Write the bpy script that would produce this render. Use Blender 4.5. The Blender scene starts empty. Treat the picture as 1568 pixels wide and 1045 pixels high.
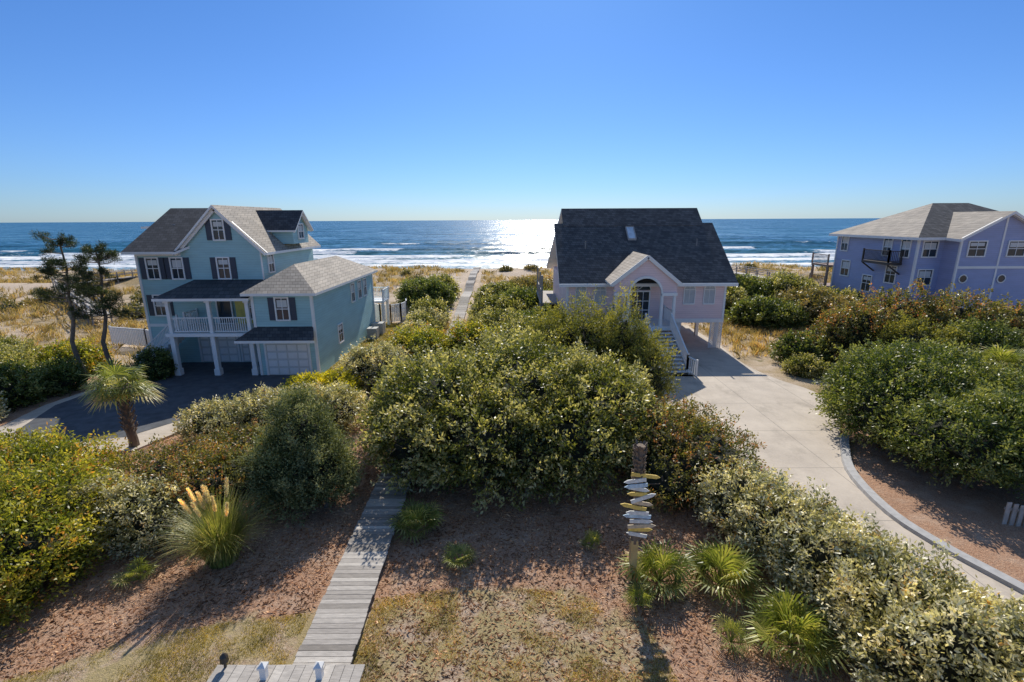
import bpy, math, random
import numpy as np
from mathutils import Vector, Matrix, noise as mnoise
rng=np.random.default_rng(7); random.seed(7)
R=math.radians
scene=bpy.context.scene
# ---------------------------------------------------------------- helpers
def vnoise(x,y,seed=0):
    x=np.asarray(x,float);y=np.asarray(y,float)
    xi=np.floor(x);yi=np.floor(y);fx=x-xi;fy=y-yi
    fx=fx*fx*(3-2*fx);fy=fy*fy*(3-2*fy)
    def h(a,b):
        v=np.sin(a*127.1+b*311.7+seed*74.7)*43758.5453
        return v-np.floor(v)
    return (h(xi,yi)*(1-fx)+h(xi+1,yi)*fx)*(1-fy)+(h(xi,yi+1)*(1-fx)+h(xi+1,yi+1)*fx)*fy
def fbm(x,y,seed=0,o=3):
    s=0;a=.5
    for i in range(o):
        s=s+a*vnoise(x*2**i,y*2**i,seed+i);a*=.5
    return s
def sstep(a,b,x):
    t=np.clip((x-a)/(b-a),0,1);return t*t*(3-2*t)
def ground_z(x,y):
    x=np.asarray(x,float);y=np.asarray(y,float)
    z=sstep(40,72,y)*0.8+sstep(48,62,y)*(1-sstep(84,98,y))*(fbm(x*.09,y*.13,3)*2.4-.9)
    side=sstep(30,45,np.abs(x+2))*sstep(30,50,y)*(fbm(x*.12,y*.12,9)*1.6-.5)*(1-sstep(84,98,y))
    z=z+side
    z=z-sstep(86,100,y)*1.5-sstep(98,150,y)*5.5-sstep(150,400,y)*6
    z=z+(fbm(x*.6,y*.6,5)-.45)*.10*(1-sstep(38,60,y))
    return z
def gz(x,y): return float(ground_z(x,y))
class MB:
    def __init__(s): s.V=[];s.n=0;s.F=[];s.T=[]
    def add(s,v,f,mat=0,tint=.5):
        v=np.asarray(v,float).reshape(-1,3);f=np.asarray(f,int)
        s.V.append(v);s.F.append((f+s.n,mat));s.n+=len(v)
        s.T.append(np.broadcast_to(np.asarray(tint,float),(len(v),)).copy())
    def build(s,name,mats,parent=None,smooth=False):
        me=bpy.data.meshes.new(name)
        V=np.concatenate(s.V);me.vertices.add(len(V));me.vertices.foreach_set('co',V.ravel())
        vi=np.concatenate([f.ravel() for f,m in s.F]);me.loops.add(len(vi));me.loops.foreach_set('vertex_index',vi.astype(np.int32))
        tot=np.concatenate([np.full(len(f),f.shape[1]) for f,m in s.F]);st=np.concatenate([[0],np.cumsum(tot)[:-1]])
        mi=np.concatenate([np.full(len(f),m) for f,m in s.F])
        me.polygons.add(len(tot));me.polygons.foreach_set('loop_start',st.astype(np.int32))
        me.polygons.foreach_set('material_index',mi.astype(np.int32))
        me.polygons.foreach_set('use_smooth',np.full(len(tot),bool(smooth)))
        at=me.attributes.new('tint','FLOAT','POINT');at.data.foreach_set('value',np.concatenate(s.T).astype(np.float32))
        me.update(calc_edges=True)
        for m in mats: me.materials.append(m)
        ob=bpy.data.objects.new(name,me);scene.collection.objects.link(ob)
        if parent: ob.parent=parent
        return ob
    def box(s,x0,x1,y0,y1,z0,z1,mat=0,tint=.5):
        v=[(x,y,z) for z in (z0,z1) for y in (y0,y1) for x in (x0,x1)]
        s.add(v,[(0,2,3,1),(4,5,7,6),(0,1,5,4),(2,6,7,3),(0,4,6,2),(1,3,7,5)],mat,tint)
    def beam(s,p,q,w,h,mat=0,tint=.5):
        p=Vector(p);q=Vector(q);d=(q-p).normalized()
        up=Vector((0,0,1)) if abs(d.z)<.95 else Vector((0,1,0))
        a=d.cross(up).normalized()*w/2;b=a.cross(d).normalized()*h/2
        v=[c+sx*a+sy*b for c in (p,q) for sx,sy in ((-1,-1),(1,-1),(1,1),(-1,1))]
        s.add([tuple(k) for k in v],[(0,1,2,3),(7,6,5,4),(0,4,5,1),(1,5,6,2),(2,6,7,3),(3,7,4,0)],mat,tint)
    def tube(s,pts,rad,n=8,mat=0,tint=.5):
        pts=[Vector(p) for p in pts];V=[]
        for i,p in enumerate(pts):
            d=(pts[min(i+1,len(pts)-1)]-pts[max(i-1,0)]).normalized()
            a=d.cross(Vector((.31,.95,.1))).normalized();b=d.cross(a)
            for k in range(n):
                t=2*math.pi*k/n;V.append(tuple(p+(a*math.cos(t)+b*math.sin(t))*rad[i]))
        F=[(i*n+k,i*n+(k+1)%n,(i+1)*n+(k+1)%n,(i+1)*n+k) for i in range(len(pts)-1) for k in range(n)]
        s.add(V,F,mat,tint);s.add(V[-n:],[tuple(range(n))],mat,tint)
def unit(a): return a/np.maximum(np.linalg.norm(a,axis=1,keepdims=True),1e-6)
def runit(n): return unit(rng.normal(size=(n,3)))
def leaves(mb,P,D,L,W,mat,tint):
    n=len(P);L=np.broadcast_to(L,(n,))[:,None];W=np.broadcast_to(W,(n,))[:,None]
    S=unit(np.cross(D,runit(n)))*W*.5
    V=np.stack([P,P+D*L*.45+S,P+D*L,P+D*L*.45-S],1).reshape(-1,3)
    mb.add(V,np.arange(4*n).reshape(n,4),mat,np.repeat(np.broadcast_to(tint,(n,)),4))
def empty(name):
    e=bpy.data.objects.new(name,None);scene.collection.objects.link(e);return e
# ---------------------------------------------------------------- materials
def newmat(name):
    m=bpy.data.materials.new(name);m.use_nodes=True;nt=m.node_tree
    return m,nt,nt.nodes['Principled BSDF']
def N(nt,t,**k):
    n=nt.nodes.new(t)
    for a,b in k.items(): setattr(n,a,b)
    return n
def ramp(nt,src,stops):
    r=nt.nodes.new('ShaderNodeValToRGB');e=r.color_ramp.elements
    while len(e)<len(stops): e.new(.5)
    for i,(p,c) in enumerate(stops): e[i].position=p;e[i].color=(*c,1)
    nt.links.new(src,r.inputs[0]);return r.outputs[0]
def pos(nt,scale=(1,1,1)):
    g=nt.nodes.new('ShaderNodeNewGeometry');m=N(nt,'ShaderNodeMapping');m.inputs['Scale'].default_value=scale
    nt.links.new(g.outputs['Position'],m.inputs[0]);return m.outputs[0]
def noise(nt,vec,scale,detail=4,rough=.6,out='Fac'):
    n=N(nt,'ShaderNodeTexNoise');n.inputs['Scale'].default_value=scale;n.inputs['Detail'].default_value=detail;n.inputs['Roughness'].default_value=rough
    nt.links.new(vec,n.inputs['Vector']);return n.outputs[out]
def bump(nt,b,h,strength=.3,dist=.02):
    n=N(nt,'ShaderNodeBump');n.inputs['Strength'].default_value=strength;n.inputs['Distance'].default_value=dist
    nt.links.new(h,n.inputs['Height']);nt.links.new(n.outputs[0],b.inputs['Normal'])
def mixc(nt,f,a,b,mode='MIX'):
    n=N(nt,'ShaderNodeMix',data_type='RGBA',blend_type=mode)
    for i,v in ((0,f),(6,a),(7,b)):
        if isinstance(v,(int,float)): n.inputs[i].default_value=v
        elif isinstance(v,tuple): n.inputs[i].default_value=(*v,1)
        else: nt.links.new(v,n.inputs[i])
    return n.outputs[2]
def mth(nt,op,a,b=None):
    n=N(nt,'ShaderNodeMath',operation=op)
    for i,v in ((0,a),(1,b)):
        if v is None: continue
        if isinstance(v,(int,float)): n.inputs[i].default_value=v
        else: nt.links.new(v,n.inputs[i])
    return n.outputs[0]
def vmth(nt,op,a,b=None):
    n=N(nt,'ShaderNodeVectorMath',operation=op)
    for i,v in ((0,a),(1,b)):
        if v is None: continue
        if isinstance(v,tuple): n.inputs[i].default_value=v
        else: nt.links.new(v,n.inputs[i])
    return n.outputs[0]
def attr(nt,name):
    n=N(nt,'ShaderNodeAttribute',attribute_name=name);return n.outputs['Fac']
def simple(name,c,rough=.6,var=.15,scale=3,bmp=.2,c2=None,stretch=(1,1,1)):
    m,nt,b=newmat(name);p=pos(nt,stretch);f=noise(nt,p,scale)
    lo=tuple(x*(1-var) for x in c);hi=c2 or tuple(min(1,x*(1+var)) for x in c)
    nt.links.new(ramp(nt,f,[(.3,lo),(.7,hi)]),b.inputs['Base Color']);b.inputs['Roughness'].default_value=rough
    if bmp: bump(nt,b,noise(nt,p,scale*8),bmp,.01)
    return m
def siding(name,c,pitch=.16):
    m,nt,b=newmat(name);p=pos(nt)
    s=N(nt,'ShaderNodeSeparateXYZ');nt.links.new(p,s.inputs[0])
    fr=mth(nt,'FRACT',mth(nt,'MULTIPLY',s.outputs['Z'],1/pitch))
    f=noise(nt,pos(nt,(.5,.5,2)),1.2)
    col=ramp(nt,f,[(.3,tuple(x*.9 for x in c)),(.7,tuple(min(.92,x*1.08) for x in c))])
    line=ramp(nt,fr,[(0,(.6,.6,.6)),(.10,(1,1,1))])
    nt.links.new(mixc(nt,1.0,col,line,'MULTIPLY'),b.inputs['Base Color'])
    b.inputs['Roughness'].default_value=.55
    bump(nt,b,mth(nt,'SUBTRACT',1.0,fr),.5,.02);return m
def shingle(name,c,c2,rough=.85):
    m,nt,b=newmat(name)
    g=pos(nt,(1,1,1))
    s=N(nt,'ShaderNodeSeparateXYZ');nt.links.new(g,s.inputs[0])
    cb=N(nt,'ShaderNodeCombineXYZ');nt.links.new(mth(nt,'ADD',s.outputs['X'],mth(nt,'MULTIPLY',s.outputs['Y'],.37)),cb.inputs[0]);nt.links.new(mth(nt,'MULTIPLY',s.outputs['Z'],1.4),cb.inputs[1])
    br=N(nt,'ShaderNodeTexBrick');nt.links.new(cb.outputs[0],br.inputs['Vector'])
    br.inputs['Scale'].default_value=1;br.inputs['Brick Width'].default_value=.33;br.inputs['Row Height'].default_value=.2;br.inputs['Mortar Size'].default_value=.012
    br.inputs['Color1'].default_value=(*c,1);br.inputs['Color2'].default_value=(*c2,1);br.inputs['Mortar'].default_value=(*[x*.45 for x in c],1)
    f=noise(nt,g,1.3,5);v=ramp(nt,f,[(.3,(.75,.75,.75)),(.7,(1.15,1.12,1.08))])
    nt.links.new(mixc(nt,1.0,br.outputs['Color'],v,'MULTIPLY'),b.inputs['Base Color']);b.inputs['Roughness'].default_value=rough
    bump(nt,b,br.outputs['Fac'],-.4,.01);return m
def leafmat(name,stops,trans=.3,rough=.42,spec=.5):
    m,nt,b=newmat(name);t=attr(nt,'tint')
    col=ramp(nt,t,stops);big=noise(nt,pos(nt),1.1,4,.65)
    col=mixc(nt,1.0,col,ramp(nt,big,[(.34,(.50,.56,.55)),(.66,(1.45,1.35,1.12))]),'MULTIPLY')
    nt.links.new(col,b.inputs['Base Color']);b.inputs['Roughness'].default_value=rough;b.inputs['Specular IOR Level'].default_value=spec
    tr=N(nt,'ShaderNodeBsdfTranslucent');nt.links.new(mixc(nt,1.0,col,(1.75,1.65,.7),'MULTIPLY'),tr.inputs[0])
    mx=N(nt,'ShaderNodeMixShader');mx.inputs[0].default_value=trans
    nt.links.new(b.outputs[0],mx.inputs[1]);nt.links.new(tr.outputs[0],mx.inputs[2])
    nt.links.new(mx.outputs[0],nt.nodes['Material Output'].inputs[0]);return m
WHITE=simple('white_paint',(.82,.81,.79),.45,.04)
M_core=simple('dark_inner_core',(.022,.023,.012),.95,.5,4,.5)  # solid core inside crowns; its near-black colour paints the dark depth
M_bark=simple('bark',(.20,.15,.11),.9,.35,9,.8,stretch=(1,1,.3))
# last stop (position 1) is the accent colour, reached only by the accent sprigs
P={
 'myrtle':leafmat('wax_myrtle_leaf',[(0,(.035,.05,.014)),(.35,(.11,.135,.032)),(.65,(.24,.25,.075)),(.9,(.50,.47,.27)),(1,(.55,.5,.32))],.35),
 'silver':leafmat('elaeagnus_leaf',[(0,(.06,.075,.028)),(.3,(.19,.195,.09)),(.6,(.44,.42,.27)),(.9,(.78,.73,.57)),(1,(.60,.34,.11))],.25,.4),
 'yellow':leafmat('yellow_green_leaf',[(0,(.045,.07,.012)),(.4,(.18,.22,.03)),(.88,(.46,.44,.09)),(1,(.58,.27,.08))],.4),
 'red':leafmat('autumn_leaf',[(0,(.045,.055,.016)),(.45,(.14,.15,.042)),(.8,(.29,.27,.11)),(.92,(.36,.28,.13)),(1,(.46,.17,.07))],.32),
 'green':leafmat('dark_green_leaf',[(0,(.025,.042,.012)),(.45,(.08,.12,.028)),(.8,(.18,.22,.06)),(1,(.38,.38,.18))],.32),
 'cedar':leafmat('cedar_foliage',[(0,(.03,.045,.02)),(.45,(.11,.145,.06)),(.9,(.29,.31,.17)),(1,(.29,.31,.17))],.2,.7,.2),
 'pine':leafmat('pine_needles',[(0,(.04,.05,.015)),(.45,(.15,.17,.035)),(1,(.45,.41,.10))],.3,.6),
 'dpine':leafmat('dark_pine_needles',[(0,(.025,.04,.015)),(.5,(.07,.10,.03)),(1,(.2,.23,.08))],.2,.6),
 'flower':leafmat('yellow_flower_leaf',[(0,(.06,.08,.015)),(.5,(.34,.35,.03)),(1,(.8,.7,.05))],.3),
 'palm':leafmat('palm_leaf',[(0,(.07,.09,.02)),(.5,(.21,.26,.06)),(.8,(.44,.43,.16)),(1,(.55,.47,.26))],.35),
 'grass':leafmat('lawn_grass',[(0,(.20,.18,.05)),(.5,(.40,.34,.12)),(1,(.60,.48,.25))],.3,.7,.2),
 'dune':leafmat('dune_grass_blade',[(0,(.20,.17,.07)),(.5,(.46,.35,.19)),(1,(.66,.52,.33))],.3,.7,.2),
 'straw':leafmat('pine_straw',[(0,(.15,.06,.03)),(.5,(.43,.22,.12)),(1,(.78,.55,.38))],.05,.8,.2),
 'plume':leafmat('pampas_plume',[(0,(.72,.60,.50)),(1,(.92,.85,.77))],.35,.8,.1),
 'scrub':leafmat('scrub_leaf',[(0,(.06,.065,.025)),(.4,(.17,.165,.06)),(.8,(.33,.28,.13)),(1,(.45,.32,.17))],.25),
}
# ---------------------------------------------------------------- camera, light, sky
cam=bpy.data.cameras.new('camera');co=bpy.data.objects.new('camera',cam);scene.collection.objects.link(co)
cam.sensor_width=36;cam.lens=740/1568*36;cam.clip_end=60000;cam.clip_start=.05
co.matrix_world=Matrix.Translation((0,0,9.5))@Matrix.Rotation(R(90-14.1),4,'X')@Matrix.Rotation(R(-.29),4,'Z')
scene.camera=co
EL=39;AZ=4
s=Vector((math.sin(R(AZ))*math.cos(R(EL)),math.cos(R(AZ))*math.cos(R(EL)),math.sin(R(EL))))
sl=bpy.data.lights.new('sun','SUN');sl.energy=5;sl.angle=R(.5);sl.color=(1,.94,.83)
so=bpy.data.objects.new('sun',sl);scene.collection.objects.link(so);so.rotation_euler=s.to_track_quat('Z','Y').to_euler();so.location=(0,60,60)
w=bpy.data.worlds.new('World');scene.world=w;w.use_nodes=True;nt=w.node_tree
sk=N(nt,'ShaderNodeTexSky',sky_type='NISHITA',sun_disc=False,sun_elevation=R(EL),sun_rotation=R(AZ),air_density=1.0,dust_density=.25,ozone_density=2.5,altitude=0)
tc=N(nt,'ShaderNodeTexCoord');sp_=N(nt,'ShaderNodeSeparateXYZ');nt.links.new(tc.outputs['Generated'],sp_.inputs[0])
tn_=ramp(nt,sp_.outputs['Z'],[(0.0,(.34,.49,.78)),(.06,(.31,.475,.78)),(.40,(.27,.48,.77)),(.75,(.95,.93,.9))])  # low sky tinted darker; high sky left brighter as added fill
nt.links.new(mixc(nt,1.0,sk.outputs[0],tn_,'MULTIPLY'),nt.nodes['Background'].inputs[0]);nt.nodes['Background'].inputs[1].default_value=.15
scene.view_settings.view_transform='Standard';scene.view_settings.look='None';scene.view_settings.exposure=0
# ---------------------------------------------------------------- grids
def grid(xs,ys,zf):
    X,Y=np.meshgrid(xs,ys);Z=zf(X,Y);V=np.stack([X,Y,Z],-1).reshape(-1,3)
    nx=len(xs);ny=len(ys);i=np.arange(nx*ny).reshape(ny,nx)
    F=np.stack([i[:-1,:-1],i[:-1,1:],i[1:,1:],i[1:,:-1]],-1).reshape(-1,4)
    return V,F
def geo(a,b,n): return np.geomspace(a,b,n)
def inpoly(x,y,poly):
    c=np.zeros(x.shape,bool);n=len(poly)
    for i in range(n):
        x1,y1=poly[i];x2,y2=poly[(i+1)%n]
        if y1==y2: continue
        k=((y1>y)!=(y2>y))&(x<(x2-x1)*(y-y1)/(y2-y1)+x1);c^=k
    return c
LAWN=[[(-16,-2),(-12.5,7.2),(-10.9,8.2),(-8.6,9.4),(-6.5,9.9),(-4.9,10.05),(-3.9,10.4),(-1.45,10.9),(.5,10.8),(1.95,10.5),(3.2,9.6),(3.5,8.2),(3.5,-2)],
      [(-12.1,29.5),(-12.0,45),(-8.4,44),(-8.2,35),(-9.2,28),(-11,27)]]
MULCH=[[(-30,-2),(-30,19),(-24,22),(-16,20),(-12,24),(-9,26.5),(-6,27),(-5,24),(-2,27),(7,27),(7.9,22.3),(8.6,18.8),(8.6,14),(9,10),(11,4),(12,-2)],
       [(13.2,-2),(12.8,12.4),(12.6,14.1),(13.1,16.6),(14.3,18.8),(16.3,22.3),(17.3,25),(30,30),(50,26),(50,-2)],
       [(-22.5,29),(-22.8,24.5),(-23.5,20.5),(-32,18),(-34,30),(-27,31)]]
def bwx(y): return -4.12-.5*(y-8.2)/8.2*.45 if y<20 else -4.48-(y-20)*.026
xs=np.concatenate([-geo(46,16000,60)[::-1],np.arange(-45,45.01,.25),geo(46,16000,60)])
ys=np.concatenate([[-400,-100,-30,-8],np.arange(-4,62,.25),np.arange(62,110,.8),geo(111,16000,60)])
V,F=grid(xs,ys,ground_z)
me_b=MB();me_b.add(V,F)
M_g,nt,b=newmat('ground_soil')
p=pos(nt);n1=noise(nt,p,1.2,6);n2=noise(nt,p,9,6,.7);n3=noise(nt,p,38,3,.7);nb=noise(nt,pos(nt,(.35,.6,1)),.35,5,.65)
sand=ramp(nt,n2,[(.3,(.48,.37,.27)),(.7,(.68,.56,.44))])
dry=ramp(nt,n2,[(.3,(.25,.185,.095)),(.7,(.48,.36,.21))])
scr=ramp(nt,n2,[(.3,(.13,.12,.055)),(.7,(.30,.25,.13))])
base=mixc(nt,ramp(nt,nb,[(.44,(0,0,0)),(.58,(1,1,1))]),sand,dry)
base=mixc(nt,ramp(nt,n1,[(.57,(0,0,0)),(.68,(.9,.9,.9))]),base,scr)
mul=mixc(nt,ramp(nt,n3,[(.35,(0,0,0)),(.7,(1,1,1))]),ramp(nt,n2,[(.3,(.21,.09,.05)),(.7,(.44,.23,.14))]),(.60,.41,.28))
mul=mixc(nt,ramp(nt,n1,[(.48,(0,0,0)),(.72,(.75,.75,.75))]),mul,(.58,.42,.31))
lw=mixc(nt,ramp(nt,n3,[(.3,(0,0,0)),(.7,(1,1,1))]),ramp(nt,n2,[(.3,(.22,.18,.07)),(.7,(.40,.32,.14))]),(.50,.39,.23))
lw=mixc(nt,ramp(nt,n1,[(.46,(0,0,0)),(.60,(.95,.95,.95))]),lw,ramp(nt,n2,[(.35,(.36,.23,.15)),(.65,(.60,.48,.37))]))
col=mixc(nt,attr(nt,'sandy'),base,sand)
col=mixc(nt,attr(nt,'mulch'),col,mul);col=mixc(nt,attr(nt,'lawn'),col,lw)
nt.links.new(col,b.inputs['Base Color']);b.inputs['Roughness'].default_value=.95;b.inputs['Specular IOR Level'].default_value=.1
bump(nt,b,mth(nt,'ADD',n2,mth(nt,'MULTIPLY',n3,.6)),.8,.06)
gob=me_b.build('ground',[M_g],smooth=True)
jx=V[:,0]+(fbm(V[:,0]*1.5,V[:,1]*1.5,11)-.45)*.9;jy=V[:,1]+(fbm(V[:,0]*1.5,V[:,1]*1.5,21)-.45)*.9
def mask(polys):
    m=np.zeros(len(V),bool)
    for q in polys: m|=inpoly(jx,jy,q)
    return m.astype(np.float32)
for nm,pl in (('lawn',LAWN),('mulch',MULCH)):
    a=gob.data.attributes.new(nm,'FLOAT','POINT');a.data.foreach_set('value',mask(pl))
pathd=np.abs(jx-(-4.48-(V[:,1]-20)*.026))
sm=np.maximum((pathd<1.7)*(V[:,1]>44),V[:,1]>93).astype(np.float32)
sm=np.maximum(sm,((fbm(V[:,0]*.1,V[:,1]*.16,80)>.48)&(V[:,1]>54)).astype(np.float32))
a=gob.data.attributes.new('sandy','FLOAT','POINT');a.data.foreach_set('value',sm.astype(np.float32))
# ocean
SEA=-3.6
def crest(x,y):
    w=0;f=0
    for k,(yc,amp,wd,cov,sd) in enumerate([(147,.35,3.0,.0,1),(160,.6,4.0,.2,2),(176,.8,3.6,.28,6),(195,1.0,3.4,.38,3),(222,1.0,3.0,.54,4),(270,.8,2.6,.68,5)]):
        yy=yc+(fbm(x*.02,x*0+k,sd)-.5)*14
        d=(y-yy)/wd
        w=w+amp*np.exp(-d*d)
        pr=fbm(x*.03,x*0+7*k,sd+40,2)/.75
        on=sstep(cov,cov+.12,pr)
        f=np.maximum(f,on*np.exp(-np.where(d>0,d*1.2,d*.55)**2)*(1 if k<4 else .8))
    return w,f
def seaz(x,y):
    w,f=crest(x,y);fade=(y<420)
    return SEA+fade*(w+.25*np.sin(y*.35+fbm(x*.03,y*.03,4)*7)*sstep(140,170,y)*(1-sstep(300,400,y)))
xs=np.concatenate([-geo(330,16000,30)[::-1],np.arange(-325,325.1,2.2),geo(330,16000,30)])
ys=np.concatenate([np.arange(118,290,.8),np.arange(290,420,3),geo(425,16000,60)])
V2,F2=grid(xs,ys,seaz)
M_w,nt,b=newmat('sea_water')
p=pos(nt,(.4,1,1));wf=noise(nt,pos(nt,(.15,1,1)),.05,5)
fo=attr(nt,'foam');fn=noise(nt,pos(nt,(.35,1,1)),.9,6,.75)
fm=mth(nt,'ADD',fo,mth(nt,'MULTIPLY',mth(nt,'SUBTRACT',fn,.5),1.9))
foam=ramp(nt,fm,[(.44,(0,0,0)),(.60,(1,1,1))])
wc=ramp(nt,wf,[(.35,(.008,.075,.12)),(.65,(.022,.14,.185))])
sh=attr(nt,'shallow');wc=mixc(nt,sh,wc,(.05,.18,.21))
nt.links.new(mixc(nt,foam,wc,(.9,.91,.9)),b.inputs['Base Color'])
nt.links.new(mth(nt,'ADD',mth(nt,'MULTIPLY',foam,.5),.24),b.inputs['Roughness'])
b.inputs['Specular IOR Level'].default_value=.5;b.inputs['IOR'].default_value=1.33
# wave slopes: fine ripples plus longer swell, added straight to the surface normal
c1=vmth(nt,'SUBTRACT',noise(nt,p,.5,8,.78,'Color'),(.5,.5,.5));c2=vmth(nt,'SUBTRACT',noise(nt,p,.045,7,.8,'Color'),(.5,.5,.5))
sl_v=vmth(nt,'ADD',vmth(nt,'MULTIPLY',c1,(.7,1.9,0)),vmth(nt,'MULTIPLY',c2,(.5,1.3,0)))
g=nt.nodes.new('ShaderNodeNewGeometry')
nn=vmth(nt,'NORMALIZE',vmth(nt,'ADD',vmth(nt,'ADD',g.outputs['Normal'],sl_v),(0,-.13,0)))
nt.links.new(nn,b.inputs['Normal'])
mb=MB();mb.add(V2,F2);oc=mb.build('ocean_water',[M_w],smooth=True)
_,fm_=crest(V2[:,0],V2[:,1]);wash=(1-sstep(143,178,V2[:,1]))*.42
patch=(fbm(V2[:,0]*.02,V2[:,1]*.05,71)>.42)*(1-sstep(195,225,V2[:,1]))*.34
a=oc.data.attributes.new('foam','FLOAT','POINT');a.data.foreach_set('value',np.clip(np.maximum(np.maximum(fm_,wash),patch),0,1).astype(np.float32))
a=oc.data.attributes.new('shallow','FLOAT','POINT');a.data.foreach_set('value',(1-sstep(150,240,V2[:,1])).astype(np.float32))
# ---------------------------------------------------------------- pavements
def sheet(name,poly,z,mat,thick=.12):
    n=len(poly);mb=MB();top=[(x,y,z) for x,y in poly];bot=[(x,y,z-thick) for x,y in poly]
    mb.add(top,[tuple(range(n))]);mb.add(top+bot,[(i,(i+1)%n,n+(i+1)%n,n+i) for i in range(n)])
    return mb.build(name,[mat])
def smoothline(pts,k=6):
    out=[]
    for i in range(len(pts)-1):
        p0=np.array(pts[max(i-1,0)]);p1=np.array(pts[i]);p2=np.array(pts[i+1]);p3=np.array(pts[min(i+2,len(pts)-1)])
        for j in range(k):
            t=j/k;out.append(tuple(.5*((2*p1)+(-p0+p2)*t+(2*p0-5*p1+4*p2-p3)*t*t+(-p0+3*p1-3*p2+p3)*t**3)))
    out.append(tuple(pts[-1]));return out
M_con,nt,b=newmat('concrete')
p=pos(nt);n1=noise(nt,p,.6,6,.65);n2=noise(nt,p,14,5,.7)
col=mixc(nt,ramp(nt,n2,[(.3,(0,0,0)),(.7,(.5,.5,.5))]),ramp(nt,n1,[(.3,(.38,.32,.26)),(.65,(.57,.49,.40))]),(.63,.55,.46))
col=mixc(nt,ramp(nt,noise(nt,pos(nt,(1,.5,1)),.9,5,.7),[(.54,(0,0,0)),(.70,(.55,.55,.55))]),col,(.28,.24,.19))
br=N(nt,'ShaderNodeTexBrick');br.offset=0;nt.links.new(pos(nt,(1,1,0)),br.inputs['Vector'])
br.inputs['Scale'].default_value=1;br.inputs['Brick Width'].default_value=3.1;br.inputs['Row Height'].default_value=3.4;br.inputs['Mortar Size'].default_value=.014
col=mixc(nt,mth(nt,'MULTIPLY',br.outputs['Fac'],.7),col,(.16,.14,.12))
nt.links.new(col,b.inputs['Base Color']);b.inputs['Roughness'].default_value=.85;bump(nt,b,n2,.3,.01)
M_asp=simple('asphalt',(.085,.09,.10),.85,.3,2,.4)
M_curb=simple('curb_concrete',(.42,.41,.40),.8,.15,5)
DL=smoothline([(12.6,35.5),(10,31.5),(8.7,28),(8.3,25),(7.9,22.3),(8.6,18.8),(8.9,15.3),(9.1,12.2),(9.6,9.6),(10.5,6),(12.5,0),(14.5,-6)])
DR=smoothline([(15.9,35.6),(15.5,31.5),(15.6,29.4),(16.1,27.4),(16.9,25.4),(16.2,22.4),(13.9,18.8),(12.7,16.6),(12.2,14.1),(12.4,12.4),(13.1,10.4),(14.3,7),(16,1),(18,-6)])
mb=MB();n=60
def resamp(L,n):
    L=np.array(L);d=np.r_[0,np.cumsum(np.linalg.norm(np.diff(L,axis=0),axis=1))];t=np.linspace(0,d[-1],n)
    return np.stack([np.interp(t,d,L[:,0]),np.interp(t,d,L[:,1])],1)
A=resamp(DL,n);B=resamp(DR,n)
VV=np.concatenate([np.c_[A,np.full(n,.09)],np.c_[B,np.full(n,.09)],np.c_[A,np.full(n,-.1)]])
mb.add(VV,[(i,i+n,i+n+1,i+1) for i in range(n-1)]+[(i,i+1,i+1+2*n,i+2*n) for i in range(n-1)])
mb.build('concrete_driveway',[M_con])
sheet('carport_slab',[(11.6,35.3),(15.95,35.3),(15.95,43),(5,43),(5,35.3)],.095,M_con)
C=resamp(DR,120);tn=np.gradient(C,axis=0);nrm=np.stack([tn[:,1],-tn[:,0]],1);nrm/=np.linalg.norm(nrm,axis=1)[:,None];nrm*=-1 if nrm[60,0]<0 else 1
C=C[45:];nrm=nrm[45:];k=len(C);O=C+nrm*.32
VV=np.concatenate([np.c_[C,np.full(k,.05)],np.c_[C+nrm*.04,np.full(k,.2)],np.c_[O,np.full(k,.22)],np.c_[O+nrm*.03,np.full(k,-.1)]])
mb=MB();mb.add(VV,[(r*k+i,(r+1)*k+i,(r+1)*k+i+1,r*k+i+1) for r in range(3) for i in range(k-1)]);mb.build('driveway_curb',[M_curb])
ap=[(-12.3,28.9),(-12.5,26.6),(-13.6,25.1),(-15.2,23.6),(-16.2,21.9),(-17.4,20.1),(-19.8,19.5),(-23.0,20.6),(-24.2,24),(-23.6,28.6),(-22.6,31.9),(-15.8,31.9)]
sheet('concrete_apron',[(-11.9,28.9),(-11.9,26.2),(-13,24.6),(-14.6,22.9),(-15.2,21.2),(-16.1,18.8),(-19.6,18.1),(-24.0,19.5),(-24.8,24),(-24.1,28.4),(-23,31.8),(-16,31.8)],.085,M_con)
sheet('asphalt_driveway',ap,.095,M_asp,.02)
# boardwalk
M_wood,nt,b=newmat('weathered_wood')
p=pos(nt,(1,6,1));f=noise(nt,p,5,5);t=attr(nt,'tint')
c1=ramp(nt,t,[(0,(.25,.22,.19)),(.5,(.40,.36,.32)),(1,(.58,.53,.47))])
nt.links.new(mixc(nt,1.0,c1,ramp(nt,f,[(.3,(.7,.7,.7)),(.7,(1.1,1.1,1.1))]),'MULTIPLY'),b.inputs['Base Color']);b.inputs['Roughness'].default_value=.8;bump(nt,b,f,.3,.005)
mb=MB();y=6.0
while y<92:
    g=max(gz(bwx(y),y),0)+.28;x=bwx(y);j=random.uniform(-.02,.02);wd=.62 if y<20 else .55
    mb.box(x-wd+j,x+wd+j,y,y+.138,g-.035+random.uniform(-.004,.004),g,0,random.random());y+=.15
for sx in (-.5,.5):
    yy=6
    while yy<90:
        y2=yy+2;mb.beam((bwx(yy)+sx,yy,max(gz(bwx(yy),yy),0)+.16),(bwx(y2)+sx,y2,max(gz(bwx(y2),y2),0)+.16),.06,.2,0,.1);yy=y2
for i in range(15):
    x0=-6.3+i*.21
    mb.box(x0,x0+.2,6.3,8.3,.30,.34+random.uniform(0,.004),0,.6+.4*random.random())
mb.build('wooden_boardwalk',[M_wood])
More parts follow.
